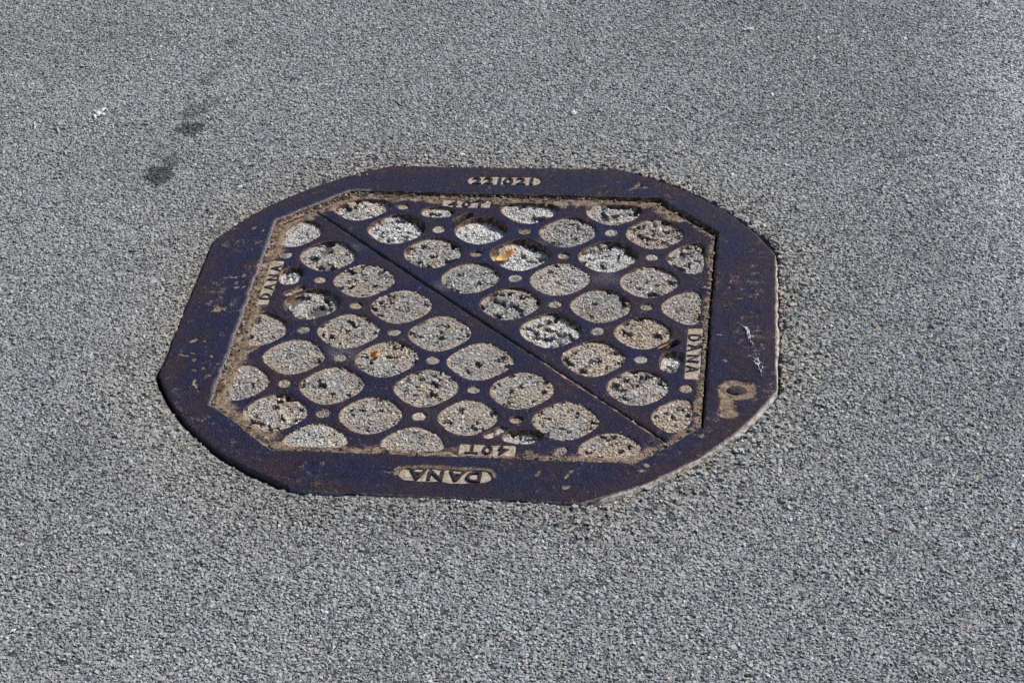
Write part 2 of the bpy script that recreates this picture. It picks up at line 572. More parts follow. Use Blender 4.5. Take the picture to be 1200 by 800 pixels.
# small casting pits and dirt-filled hollows of the frame
for q in [(-0.3562, -0.005, 0.012, 0.0016, 0.75), (-0.352, 0.078, 0.006, 0.001, 0.7), (-0.339, 0.083, 0.006, 0.001, 0.7),
          (-0.343, 0.052, 0.005, 0.001, 0.8), (-0.333, 0.055, 0.004, 0.001, 0.8), (-0.345, 0.062, 0.007, 0.0008, 0.6),
          (-0.351, 0.212, 0.007, 0.0014, 0.8), (-0.337, 0.203, 0.004, 0.001, 0.9),
          (-0.371, -0.081, 0.007, 0.0012, 0.75), (-0.358, -0.083, 0.005, 0.001, 0.7), (-0.362, -0.127, 0.006, 0.0012, 0.8),
          (-0.375, -0.118, 0.006, 0.0012, 0.8), (-0.357, -0.150, 0.006, 0.0012, 0.85), (-0.345, -0.146, 0.005, 0.0012, 0.85),
          (-0.340, -0.118, 0.004, 0.001, 0.9), (-0.350, -0.176, 0.005, 0.001, 0.8), (-0.345, -0.187, 0.005, 0.0012, 0.85),
          (-0.340, -0.197, 0.004, 0.001, 0.8), (-0.366, -0.112, 0.004, 0.001, 0.8), (-0.333, -0.163, 0.004, 0.001, 0.8),
          (-0.1766, -0.3494, 0.013, 0.001, 0.42), (-0.150, -0.345, 0.010, 0.001, 0.4), (-0.16, -0.366, 0.008, 0.001, 0.42), (-0.12, -0.372, 0.004, 0.001, 0.7),
          (0.1897, 0.3512, 0.013, 0.0016, 0.62), (0.204, 0.349, 0.008, 0.0012, 0.6), (-0.2245, 0.371, 0.007, 0.001, 0.6), (-0.213, 0.374, 0.004, 0.001, 0.6),
          (0.118, -0.346, 0.004, 0.001, 0.9), (0.116, -0.353, 0.006, 0.0012, 0.8), (0.156, -0.344, 0.005, 0.001, 0.8), (0.152, -0.353, 0.006, 0.0012, 0.85),
          (0.153, -0.374, 0.008, 0.001, 0.7), (-0.070, -0.3545, 0.006, 0.0014, 0.75), (0.238, -0.336, 0.009, 0.001, 0.55), (0.247, -0.325, 0.006, 0.001, 0.75),
          (0.310, -0.262, 0.006, 0.001, 0.7), (0.325, -0.035, 0.005, 0.001, 0.7), (0.335, 0.08, 0.006, 0.0008, 0.6), (0.345, 0.105, 0.006, 0.0008, 0.55),
          (0.335, -0.095, 0.005, 0.001, 0.7), (0.36, 0.06, 0.008, 0.0006, 0.45), (0.37, 0.02, 0.010, 0.0006, 0.4), (0.376, -0.180, 0.006, 0.001, 0.7)]:
    PITS.append(q)

DATE_PANEL = stadium(-0.0055, 0.3615, 0.109, 0.0245, math.radians(0.5))
NAME_PANEL = smooth(wobble(stadium(0.0035, -0.3590, 0.115, 0.0245, math.radians(-1.0)), 0.0036, 80, 3), 2)

def frame_dirt(P):
    T = np.zeros((len(P), 3))
    d_in = dist_poly(P, FRAME_IN[::2])
    d_out = dist_poly(P, FRAME_OUT[::2])
    T[:, 2] = np.clip(1 - d_out / 0.035, 0, 1) * 0.55 + 0.12
    T[:, 0] = np.clip(fbm(P[:, 0], P[:, 1], 30, 1, 3) * 1.3 - 0.50, 0, 0.3) + 0.05 * (np.abs(P[:, 0]) > 0.31) + 0.02
    T[:, 1] = np.clip(1 - d_in / 0.0045, 0, 1) * (P[:, 0] < -0.2) * (P[:, 1] > -0.24) * 0.9
    g = np.clip(1 - dist_poly(P, NAME_PANEL) / 0.012, 0, 1) * (P[:, 1] > -0.362) * 0.8
    g2 = hollow(P) * 0.92
    T[:, 0] = np.maximum(T[:, 0], np.maximum(g, g2))
    return T


def frame_wear(lp, s):
    w = 0.25 + 0.6 * (lp[:, 0] < -0.2)
    if s < 0:
        w = 0.25 + 0.75 * ((lp[:, 0] > 0.2) | (lp[:, 1] < -0.39)) * (fbm(lp[:, 0], lp[:, 1], 20, 0, 2) > 0.3)
    return w * 1.1


frame = plate('manhole_surround', FRAME_OUT, [FRAME_IN, DATE_PANEL, NAME_PANEL], Z_FRAME, 0.045, 0.0034, frame_dirt,
              ('dark purple iron octagonal surround set in the grey asphalt around the cover halves', 'manhole frame'),
              hole_depth=0.0105, wear=frame_wear, zamp=0.0006)


# ------------------------------------------------------------------ dirt beds, panels, plugs
def bed(name, loop, z, mat, parent, step=0.003, amp=0.0009, grow=0.003, freq=140, dome=0.0, kind=None, holes=()):
    lp = offset(ccw(loop), grow)
    J = jitter_pts(lp.min(0), lp.max(0), step, 5)
    J = J[inside(J, lp)]
    J = J[dist_poly(J, lp) > step * 0.5]
    k = len(lp)
    ed = [(i, (i + 1) % k) for i in range(k)]
    parts = [lp]
    cur = k
    for h in holes:
        h = ccw(h)
        J = J[~inside(J, h)]
        ed += [(cur + i, cur + (i + 1) % len(h)) for i in range(len(h))]
        cur += len(h)
        parts.append(h)
    r = delaunay_2d_cdt([Vector(p) for p in np.vstack(parts + [J])], ed, [], 0, 1e-7)
    V = np.array([tuple(v) for v in r[0]])
    F = np.array([f for f in r[2] if len(f) == 3])
    c = V[F].mean(1)
    okf = inside(c, lp)
    for h in holes:
        okf &= ~inside(c, ccw(h))
    F = F[okf]
    a = V[F[:, 1]] - V[F[:, 0]]; b = V[F[:, 2]] - V[F[:, 0]]
    fl = (a[:, 0] * b[:, 1] - a[:, 1] * b[:, 0]) < 0
    F[fl] = F[fl][:, ::-1]
    zz = (z(V) if callable(z) else z) + (fbm(V[:, 0], V[:, 1], freq, 1, 3) - 0.5) * 2 * amp
    if dome:
        dd = np.clip(dist_poly(V, lp) / 0.008, 0, 1)
        zz = zz - dome * dd * dd
    o = link(name, np.column_stack([V, zz]), F, mat, parent, flat=False)
    if kind:
        o['kind'] = kind
    return o


def glyphs(text, cx, cy, z, height, ang, parent, spacing, name, shear=0.0, bold=0.02, depth=0.0035, centres=None, wid=1.0):
    depth = min(depth, 0.0024)
    """each raised character its own mesh part"""
    n = len(text)
    for i, ch in enumerate(text):
        cu = bpy.data.curves.new('glyph', 'FONT')
        cu.body = ch
        cu.size = 1.0
        cu.align_x = 'CENTER'
        cu.shear = shear
        cu.offset = bold
        cu.extrude = depth / height * 0.72 / 2
        cu.bevel_depth = 0.012
        cu.bevel_resolution = 0
        cu.resolution_u = 4
        to = bpy.data.objects.new('glyph', cu)
        COL.objects.link(to)
        dg = bpy.context.evaluated_depsgraph_get()
        me = bpy.data.meshes.new_from_object(to.evaluated_get(dg))
        bpy.data.objects.remove(to)
        bpy.data.curves.remove(cu)
        s = height / 0.72
        off = (i - (n - 1) / 2) * spacing if centres is None else centres[i]
        c, sn = math.cos(ang), math.sin(ang)
        v = np.array([tuple(q.co) for q in me.vertices])
        v[:, 0] = v[:, 0] * s * wid + off
        v[:, 1] = (v[:, 1] - 0.36) * s
        v[:, 2] = v[:, 2] * s
        x = v[:, 0] * c - v[:, 1] * sn + cx
        y = v[:, 0] * sn + v[:, 1] * c + cy
        me.vertices.foreach_set('co', np.column_stack([x, y, v[:, 2] + z]).astype(np.float32).ravel())
        me.materials.clear()
        me.materials.append(M_LETTER)
        me.name = name
        me.update()
        o = bpy.data.objects.new(name, me)
        COL.objects.link(o)
        o.parent = parent


p = bed('date_panel', DATE_PANEL, -0.0022, M_PANEL, frame, amp=0.0004)
glyphs('221021', -0.0050, 0.3612, -0.0016, 0.0195, math.radians(0.8), p, 0.0165, 'numeral', shear=0.0, bold=0.008, wid=1.12, centres=(-0.041, -0.0236, -0.0070, 0.0060, 0.0245, 0.0405))
p = bed('name_panel', NAME_PANEL, -0.0024, M_PANEL, frame, amp=0.0006)
glyphs('DANA', 0.0035, -0.3592, -0.0018, 0.0205, math.pi - math.radians(1.0), p, 0.0232, 'letter', centres=(-0.036, -0.0145, 0.011, 0.0335), bold=0.008, wid=0.98)
knob = ccw(np.array([(0.3515 + 0.0135 * math.cos(a), -0.1605 + 0.0095 * math.sin(a)) for a in np.linspace(0, 2 * math.pi, 24, endpoint=False)]))
kv = [(x, y, -0.004) for x, y in knob] + [(x, y, -0.0006) for x, y in offset(knob, -0.001)] + [(0.3515, -0.1605, -0.0009)]
kf = [(i, (i + 1) % 24, 24 + (i + 1) % 24, 24 + i) for i in range(24)] + [(24 + i, 24 + (i + 1) % 24, 48) for i in range(24)]
link('casting_boss', kv, kf, M_IRON, frame, np.tile([0.15, 0.1, 0.8], (len(kv), 1)), flat=False)

# joint between frame and lid, packed with dirt except along the right-hand side
LID_LOOP = ccw(resample(LID_OCT, 0.004))


def joint_z(V):
    right = np.clip((V[:, 0] - 0.27) / 0.03, 0, 1) * np.clip((V[:, 1] + 0.27) / 0.05, 0, 1)
    topright = np.clip((V[:, 0] + V[:, 1] - 0.47) / 0.04, 0, 1)
    return -0.0058 - 0.016 * np.maximum(right, topright) + 0.0022 * np.clip((-0.27 - V[:, 0]) / 0.03, 0, 1) + 0.0004 * np.clip((V[:, 1] - 0.28) / 0.02, 0, 1) * (V[:, 0] < 0.2)


joint = bed('dirt_joint', FRAME_IN, joint_z, M_DIRT, frame, step=0.0032, amp=0.0020, grow=0.002, freq=120,
            holes=[offset(LID_LOOP, -0.0045)])

# ------------------------------------------------------------------ lid halves
LM = 0.0626
SQ = math.sqrt(0.5)


def superhole(cx, cy, a, n, seed):
    r = np.random.default_rng(seed)
    t = np.linspace(0, 2 * math.pi, 96, endpoint=False)
    n = n + r.uniform(-0.35, 0.5)
    a1 = a * (1 + r.uniform(-0.03, 0.03)); a2 = a * (1 + r.uniform(-0.03, 0.03))
    c, s = np.cos(t), np.sin(t)
    u = np.sign(c) * np.abs(c) ** (2 / n) * a1
    v = np.sign(s) * np.abs(s) ** (2 / n) * a2
    P = np.stack([cx + (u - v) * SQ, cy + (u + v) * SQ], 1)
    return P


LABEL_T = (-0.0890, -0.0190, 0.2905, 0.3115)       # x0 x1 y0 y1 of the lid's lettering fields
LABEL_L = (-0.3090, -0.2925, 0.0185, 0.1330)
LABEL_R = (0.2835, 0.3030, -0.1315, -0.0125)
LABEL_B = (0.0132, 0.0836, -0.3080, -0.2862)
RIM = 0.0135
SHIFT = (-0.0120, -0.0120)


def rect_loop(b, r=0.002):
    return stadium((b[0] + b[1]) / 2, (b[2] + b[3]) / 2, b[1] - b[0], b[3] - b[2], 0, sq=0.18)


def clip_hole(P):
    """trim a lattice hole at the lid's solid rim and at the lettering fields"""
    loop = ccw(P)
    for i in range(8):
        a, b = LID_OCT[i], LID_OCT[(i + 1) % 8]
        e = (b - a) / np.hypot(*(b - a))
        n = np.array([-e[1], e[0]])
        if n @ a < 0: n = -n
        loop = clip_half(loop, n, n @ a - RIM)
        if len(loop) < 3: return None
    for b, n, c in ((LABEL_T, (0, 1), LABEL_T[2]), (LABEL_B, (0, -1), -LABEL_B[3]), (LABEL_L, (-1, 0), -LABEL_L[1]), (LABEL_R, (1, 0), LABEL_R[0])):
        cx, cy = loop.mean(0)
        if b[0] - 0.02 < cx < b[1] + 0.02 and b[2] - 0.02 < cy < b[3] + 0.02 or \
           (abs(n[0]) and b[2] - 0.01 < cy < b[3] + 0.01 and abs(cx) > 0.22) or (abs(n[1]) and b[0] - 0.01 < cx < b[1] + 0.01 and abs(cy) > 0.22):
            loop = clip_half(loop, np.array(n, float), c - 0.004)
            if len(loop) < 3: return None
    if abs(area(loop)) < 0.0004: return None
    L = np.sum(np.hypot(*(np.roll(loop, -1, 0) - loop).T))
    loop = even(loop, int(L / 0.0026))
    loop = offset(smooth(loop, 34), 0.0021)
    return ccw(loop)


HOLES_R = [(-1, -1), (-1, 1), (-1, 3), (-1, 5), (0, 0), (0, 2), (0, 4), (0, 6), (1, 1), (1, 3), (1, 5), (1, 7), (2, 2), (2, 4), (2, 6),
           (3, 3), (3, 5), (3, 7), (4, 4), (4, 6), (5, 5), (5, 7), (6, 6), (7, 7)]
DOTS_R = [(-1, 0), (0, 1), (1, 2), (2, 3), (0, 3), (1, 4), (0, 5), (1, 6), (3, 4), (4, 5), (3, 6), (5, 6), (6, 7)]
R0 = np.array((-0.1464, 0.2262))
L0 = np.array((-0.2322, 0.1481))


def pos(side, row, c):
    if side == 'R':
        return R0 + (c * 0.0619, -row * 0.0633)
    return L0 + (row * 0.0619, -c * 0.0633)


# look of every well, keyed by (side, row, col): depth below lid, brightness, tan share, share of missing stones
WELL = {('R', 0, 0): (.010, 1.5, .05, .16), ('R', 0, 2): (.013, 1.6, .0, .04), ('R', 1, 3): (.013, 1.5, .05, .10), ('R', 1, 5): (.008, 1.35, .05, .18),
        ('R', 4, 4): (.007, 1.45, .1, .20), ('R', 5, 5): (.005, 1.0, .45, .15), ('R', 4, 6): (.005, .95, .4, .12), ('R', 6, 6): (.004, .95, .25, .12),
        ('R', 7, 7): (.003, .95, .45, .08), ('R', 5, 7): (.012, 1.6, .1, .2), ('R', 2, 6): (.004, .95, .2, .12), ('R', 0, 6): (.004, .9, .3, .12),
        ('R', 0, 4): (.005, .85, .1, .04), ('R', 3, 5): (.005, .85, .1, .04), ('R', -1, 1): (.007, 1.2, .1, .1), ('R', -1, 3): (.010, 1.4, .15, .12),
        ('R', -1, 5): (.007, 1.2, .1, .12), ('R', 1, 1): (.005, .95, .08, .16), ('R', 3, 3): (.005, .95, .08, .2), ('R', 2, 2): (.005, .9, .05, .06),
        ('R', -1, -1): (.007, 1.2, .1, .08), ('R', 1, 7): (.004, 1.0, .2, .16)}
WELL_L = {}
LEFT_BY_PIX = {(1, 1): None}


def well_look(side, row, c):
    if side == 'R' and (row, c) in [(k[1], k[2]) for k in WELL if k[0] == 'R']:
        return WELL[('R', row, c)]
    if side == 'L':
        x, y = pos('L', row, c)
        for (wx, wy, look) in ((-0.0475, 0.0220, (.010, 1.45, .05, .18)), (0.137, -0.168, (.013, 1.5, .05, .12)), (0.199, -0.231, (.008, 1.4, .05, .10)),
                               (0.0747, -0.2866, (.012, 1.5, .05, .06)), (-0.2943, 0.085, (.011, 1.5, .0, .10)), (-0.2324, 0.148, (.006, .95, .08, .2)),
                               (0.0145, -0.042, (.004, .9, .4, .08)), (0.0764, -0.105, (.004, .9, .55, .12)), (-0.2324, 0.0215, (.008, 1.05, .08, .2)), (-0.2324, -0.231, (.004, 1.0, .25, .1)), (-0.29, -0.04, (.006, .95, .15, .1)), (-0.29, 0.21, (.006, 1.15, .05, .05))):
            if math.hypot(x - wx, y - wy) < 0.028:
                return look
    h = abs(math.sin(row * 12.9 + c * 78.2 + (3 if side == 'L' else 0))) 
    return (.0020 + .0012 * h, .78 + .34 * (h * 7.3 % 1), .10 + .26 * (h * 3.7 % 1) ** 2, .01 + .09 * (h * 5.1 % 1) ** 2)


ICO_V, ICO_F = None, None
bm = bmesh.new()
bmesh.ops.create_icosphere(bm, subdivisions=1, radius=1.0)
ICO_V = np.array([tuple(v.co) for v in bm.verts]); ICO_F = np.array([[v.index for v in f.verts] for f in bm.faces])
bm.free()


def rot_mats(r, n, tilt):
    a = r.uniform(0, 2 * math.pi, n); b = r.normal(0, tilt, n); c = r.normal(0, tilt, n)
    ca, sa, cb, sb, cc, sc = np.cos(a), np.sin(a), np.cos(b), np.sin(b), np.cos(c), np.sin(c)
    Z = np.zeros(n); O = np.ones(n)
    Rz = np.stack([ca, -sa, Z, sa, ca, Z, Z, Z, O], 1).reshape(n, 3, 3)
    Rx = np.stack([O, Z, Z, Z, cb, -sb, Z, sb, cb], 1).reshape(n, 3, 3)
    Ry = np.stack([cc, Z, sc, Z, O, Z, -sc, Z, cc], 1).reshape(n, 3, 3)
    return Rx @ Ry @ Rz


def infill(loop, zlid, look, parent, seed, grow=0.004, sp=0.0029):
    """crumbly asphalt packed in one well: a rough bed with the stones standing in it"""
    depth, bright, tan, miss = look
    depth = depth * 0.72 if depth < .009 else depth * 0.68
    r = np.random.default_rng(seed)
    lp = offset(loop, grow)
    lo, hi = lp.min(0), lp.max(0)
    J = jitter_pts(lo, hi, sp, seed)
    J = J[inside(J, offset(loop, 0.0015))]
    # mound: fill stands higher towards the near/left side, lower at the sunny wall
    zb = zlid - depth
    u = (J - loop.mean(0)) / np.maximum(np.ptp(loop, axis=0), 1e-6)
    ox = r.uniform(0, 50)
    cav = r.choice((70, 95, 150))
    zf = lambda P: zb + (fbm(P[:, 0] + ox, P[:, 1], 45, 1, 2) - 0.5) * 2 * min(0.0035, depth * 0.45) - np.clip(((P - loop.mean(0)) @ np.array((SQ, SQ)) - 0.012) / 0.02, 0, 1) * depth * 0.35
    keep = fbm(J[:, 0] + ox, J[:, 1], cav, 3, 2) > 0.265 + miss * 0.75
    J = J[keep]
    n = len(J)
    size = r.uniform(0.0011, 0.0024, n) * (1 + 0.35 * (r.random(n) < 0.12))
    sc3 = np.stack([size * r.uniform(0.8, 1.3, n), size * r.uniform(0.7, 1.1, n), size * r.uniform(0.5, 0.85, n)], 1)
    R = rot_mats(r, n, 0.45)
    shape = ICO_V[None] * r.uniform(0.75, 1.25, (n, len(ICO_V), 1))
    shape[:, :, 2] = np.minimum(shape[:, :, 2], 0.42)
    V = np.einsum('nij,nkj->nki', R, shape * sc3[:, None, :])
    V[:, :, 0] += J[:, 0:1]; V[:, :, 1] += J[:, 1:2]
    V[:, :, 2] += (zf(J) - size * 0.05 + r.normal(0, 0.0006, n))[:, None]
    V[:, :, 2] = np.minimum(V[:, :, 2], zlid - 0.0004)
    F = (ICO_F[None] + (np.arange(n) * len(ICO_V))[:, None, None]).reshape(-1, 3)
    tone = np.clip(r.normal(0.49, 0.12, n), 0.10, 0.7) * bright
    col = np.stack([tone * 1.0, tone * 0.982, tone * 0.94], 1)
    tn = np.clip((fbm(J[:, 0], J[:, 1], 40, 2, 2) - 0.5 + tan * 0.9) * 1.6, 0, 1) * (tan > 0.05) + (r.random(n) < tan * 0.3) * 0.8
    rimj = np.clip(1 - dist_poly(J, loop) / 0.007, 0, 1) * (0.35 + 0.65 * np.clip(((J - loop.mean(0)) @ np.array((-SQ, SQ * 0.7))) / 0.018, 0, 1)) * (0.4 + r.random(n) * 0.6)
    tn = np.clip(np.maximum(tn, rimj), 0, 0.85)[:, None]
    col = col * (1 - tn) + tn * np.array((0.46, 0.35, 0.24)) * (tone / 0.38)[:, None] * 0.95
    col = np.minimum(col, 0.72)
    VC = np.repeat(col, len(ICO_V), 0)
    # bed
    st = 0.0026
    B = jitter_pts(lo, hi, st, seed + 1)
    B = B[inside(B, lp)]
    B = B[dist_poly(B, lp) > st * .5]
    k = len(lp)
    res = delaunay_2d_cdt([Vector(p) for p in np.vstack([lp, B])], [(i, (i + 1) % k) for i in range(k)], [], 0, 1e-7)
    BV = np.array([tuple(v) for v in res[0]])
    BF = np.array([f for f in res[2] if len(f) == 3])
    BF = BF[inside(BV[BF].mean(1), lp)]
    a = BV[BF[:, 1]] - BV[BF[:, 0]]; b = BV[BF[:, 2]] - BV[BF[:, 0]]
    fl = (a[:, 0] * b[:, 1] - a[:, 1] * b[:, 0]) < 0
    BF[fl] = BF[fl][:, ::-1]
    hole = np.clip((0.315 + miss * 0.75 - fbm(BV[:, 0] + ox, BV[:, 1], cav, 3, 2)) * 9, 0, 1)
    BZ = zf(BV) + 0.0001 + (r.random(len(BV)) - 0.5) * 0.0011 - hole * 0.0045
    rim = np.clip(1 - dist_poly(BV, loop) / 0.0075, 0, 1)
    upl = np.clip(((BV - loop.mean(0)) @ np.array((-SQ, SQ * 0.6))) / 0.02, 0, 1)
    BZ += rim * 0.0022 * (0.3 + upl) * min(1.0, depth / 0.006)
    BZ = np.minimum(BZ, zlid - 0.001)
    bc = np.array((0.36, 0.35, 0.33)) * bright
    BC = np.minimum(np.tile(bc, (len(BV), 1)) * r.choice((0.25, 0.8, 1.0, 1.2), (len(BV), 1), p=(.2, .3, .32, .18)), .7) * (1 - 0.65 * hole[:, None])
    w = np.clip(rim * 0.75 + tan * 0.6, 0, 0.9)[:, None] * (1 - hole[:, None])
    BC = BC * (1 - w) + w * np.array((0.42, 0.31, 0.21))
    verts = np.vstack([V.reshape(-1, 3), np.column_stack([BV, BZ])])
    faces = np.vstack([F, BF + n * len(ICO_V)])
    return link('asphalt_infill', verts, faces, M_FILL, parent, np.vstack([VC, BC]))


def plug(x, y, rad, zlid, parent, seed):
    """dust and fine grit packed in a small round recess"""
    r = np.random.default_rng(seed)
    n = 22
    ax, ay = r.normal(0, 0.05, 2)
    base = zlid - r.uniform(0.0006, 0.0028)
    hollow = r.uniform(-0.0012, 0.0014)
    tone = r.uniform(0.75, 1.15)
    warm = r.uniform(0.0, 1.0)
    c0 = (np.array((0.36, 0.335, 0.30)) * (1 - warm) + np.array((0.40, 0.315, 0.235)) * warm) * tone
    verts, tints, faces = [], [], []
    for ri, q in enumerate((0.0, 0.22, 0.42, 0.62, 0.8, 1.0, 1.25)):
        for i in range(n if ri else 1):
            a = 2 * math.pi * i / n
            px, py = rad * q * math.cos(a), rad * q * math.sin(a)
            z = base - hollow * (1 - q * q) + px * ax * 2 + py * ay * 2 + r.normal(0, 0.00042)
            verts.append((x + px, y + py, min(z, zlid - 0.0005)))
            tints.append(c0 * r.choice((0.45, 0.85, 1.0, 1.15, 1.3)))
    for i in range(n):
        faces.append((0, 1 + i, 1 + (i + 1) % n))
        for ri in range(5):
            b0, b1 = 1 + ri * n, 1 + (ri + 1) * n
            faces.append((b0 + i, b1 + i, b1 + (i + 1) % n, b0 + (i + 1) % n))
    return link('dirt_plug', verts, faces, M_FILL, parent, np.array(tints), flat=True)


CRACK_C, CRACK_G = -0.0030, 0.0021


def half_outline(side):
    n = np.array((SQ, SQ)) if side == 'L' else np.array((-SQ, -SQ))
    c = (CRACK_C * SQ - CRACK_G) if side == 'L' else -(CRACK_C * SQ + CRACK_G)
    poly = clip_half(ccw(LID_OCT.copy()), n, c)
    lp = ccw(resample(poly, 0.004))
    return wobble(lp, 0.0013, 70, 3)


def lid_dirt(P):
    T = np.zeros((len(P), 3))
    d = dist_poly(P, LID_LOOP[::2])
    nz = fbm(P[:, 0], P[:, 1], 26, 0, 3)
    edge = np.clip(1.2 - d / ((0.014 + 0.034 * nz) * np.where(P[:, 0] > 0.26, 0.5, 1.0)), 0, 1)
    side = 0.62 + 0.26 * (P[:, 0] < -0.2) + 0.14 * (P[:, 1] > 0.2) + 0.12 * ((P[:, 0] > 0.15) & (P[:, 1] < -0.18))
    T[:, 0] = np.minimum(edge * side, 0.80) * (0.55 + 0.9 * fbm(P[:, 0], P[:, 1], 90, 2, 3))
    dc = np.abs((P[:, 0] + P[:, 1] - CRACK_C) * SQ)
    low = np.clip((P[:, 0] - 0.02) / 0.08, 0, 1)
    T[:, 0] = np.maximum(T[:, 0], np.clip(1 - dc / (0.003 + 0.006 * nz * low), 0, 1) * (0.25 + 0.35 * low))
    T[:, 0] = np.maximum(T[:, 0], np.clip(fbm(P[:, 0], P[:, 1], 42, 2, 3) * 1.5 - 0.68, 0, 0.28))
    for (x, y, rr) in ((-0.165, -0.10, .05), (-0.05, 0.09, .04), (0.17, 0.10, .035), (-.17, .19, .03), (0.24, -0.10, .04), (0.06, 0.19, 0.03)):
        q = np.clip(1 - np.hypot(P[:, 0] - x, P[:, 1] - y) / rr, 0, 1)
        T[:, 0] = np.maximum(T[:, 0], q * (0.2 + 0.5 * fbm(P[:, 0], P[:, 1], 130, 1, 2)) * 0.75)
    T[:, 2] = np.clip(fbm(P[:, 0], P[:, 1], 18, 3, 2) * 1.4 - 0.5, 0, 0.4)
    T[:, 2] = np.maximum(T[:, 2], edge * 0.8)
    for (x, y, rr) in ((-0.170, -0.095, .035), (-0.135, -0.125, .02), (0.165, 0.105, .03), (-0.06, 0.075, .025), (0.06, 0.195, .02), (-.2, .17, .02)):
        q = np.clip(1 - np.hypot(P[:, 0] - x, (P[:, 1] - y) * 1.4) / rr, 0, 1)
        T[:, 1] = np.maximum(T[:, 1], q * 0.55 * fbm(P[:, 0], P[:, 1], 140, 3, 2))
    return T


PITS.clear()
EGGS = {'R': {(-1, 1): (-0.0935, 0.2755, 0.0245, 0.0155), (5, 7): (0.2655, -0.0935, 0.0165, 0.0245)},
        'L': {(-1, 1): (-0.2755, 0.0945, 0.0165, 0.0235), (5, 7): (0.0885, -0.2680, 0.0255, 0.0145)}}
SLOTS = {'R': [(-0.0545, 0.2620), (0.2600, -0.0540)], 'L': [(-0.2625, 0.0545), (0.0535, -0.2600)]}
LIDS = {}
sd0 = 100
for side, label in (('R', 'far right triangular half of the iron cover, holding a curled orange leaf'),
                    ('L', 'near left triangular half of the iron cover, holding a small square leaf scrap')):
    outline = half_outline(side)
    inner_out = outline
    wells = []
    for row, c in HOLES_R:
        x, y = pos(side, row, c)
        if (row, c) in EGGS[side]:
            ex, ey, ea, eb = EGGS[side][(row, c)]
            tt = np.linspace(0, 2 * math.pi, 60, endpoint=False)
            eg = np.stack([ex + ea * np.sign(np.cos(tt)) * np.abs(np.cos(tt)) ** 0.85, ey + eb * np.sign(np.sin(tt)) * np.abs(np.sin(tt)) ** 0.85], 1)
            wells.append((ccw(wobble(eg, 0.0012, 60, 2)), row, c))
            continue
        hp = superhole(x + (-.0012 if (row, c) in ((0, 2), (4, 6)) and side == 'R' else 0), y + (.0012 if (row, c) in ((0, 2), (4, 6)) and side == 'L' else 0), 0.0338 if (row, c) in ((0, 2), (4, 6)) else 0.0368, 3.2, int(1000 + row * 17 + c * 5 + (500 if side == 'L' else 0)))
        # keep clear of the joint between the halves
        nn = np.array((SQ, SQ)) if side == 'L' else np.array((-SQ, -SQ))
        lp = clip_hole(hp)
        if lp is None:
            continue
        lp = clip_half(lp, nn, (CRACK_C * SQ * (1 if side == 'L' else -1)) - 0.012)
        lp = ccw(smooth(wobble(even(lp, max(40, int(len(lp)))), 0.0007, 120, 2), 1))
        wells.append((lp, row, c))
    slots = [stadium(x, y, 0.0330, 0.0130, math.radians(42)) for i, (x, y) in enumerate(SLOTS[side])]
    dots = []
    for row, c in DOTS_R:
        x, y = pos(side, row, c)
        lp = stadium(x, y, 0.0166, 0.0162, 0.3)
        dots.append((wobble(lp, 0.0006, 150, 1), x, y))
    fields = [rect_loop(b) for b in ((LABEL_T, LABEL_R) if side == 'R' else (LABEL_L, LABEL_B))]
    ob = plate('manhole_cover', outline, [w[0] for w in wells] + slots + [d[0] for d in dots] + fields, Z_LID, 0.030, 0.0042, lid_dirt,
               (label, 'manhole cover', 'halves of the manhole cover'), hole_depth=0.024, bevel=0.0015, zamp=0.0005, seed=8, dark_walls=(),
               wear=lambda lp, s: np.full(len(lp), 0.35))
    LIDS[side] = ob
    for lp, row, c in wells:
        sd0 += 1
        infill(lp, Z_LID, well_look(side, row, c), ob, sd0)
    for i, lp in enumerate(slots):
        sd0 += 1
        look = {('R', 0): (.020, .7, .8, .1), ('R', 1): (.030, .5, .9, .1), ('L', 0): (.006, .9, .4, .1), ('L', 1): (.0065, 1.3, .2, .1)}[(side, i)]  # far-half slots: low brightness paints the deep hole's shade into the fill
        infill(lp, Z_LID, look, ob, sd0)
    for i, (lp, x, y) in enumerate(dots):
        plug(x, y, 0.0088, Z_LID, ob, 40 + i + (50 if side == 'L' else 0))
    ft = Z_LID - 0.0016
    if side == 'R':
        p = bed('rating_panel', rect_loop(LABEL_T), ft, M_PANEL, ob, amp=0.0006)
        glyphs('40T', -0.054, 0.3008, ft + 0.0002, 0.0175, 0.0, p, 0.0195, 'character', bold=0.008, depth=0.0022, wid=1.12)
        p = bed('name_panel', rect_loop(LABEL_R), ft, M_PANEL, ob, amp=0.0006)
        glyphs('DANA', 0.2930, -0.0715, ft + 0.0002, 0.0165, -math.pi / 2, p, 0.0245, 'letter', bold=-0.006, depth=0.0020, wid=1.05)
    else:
        p = bed('rating_panel', rect_loop(LABEL_B), ft, M_PANEL, ob, amp=0.0006)
        glyphs('40T', 0.0484, -0.2972, ft + 0.0002, 0.0175, math.pi, p, 0.0195, 'character', bold=0.008, depth=0.0022, wid=1.12)
        p = bed('name_panel', rect_loop(LABEL_L), ft, M_PANEL, ob, amp=0.0006)
        glyphs('DANA', -0.3005, 0.0760, ft + 0.0002, 0.0150, math.pi / 2, p, 0.0245, 'letter', bold=-0.006, depth=0.0020, wid=1.05)

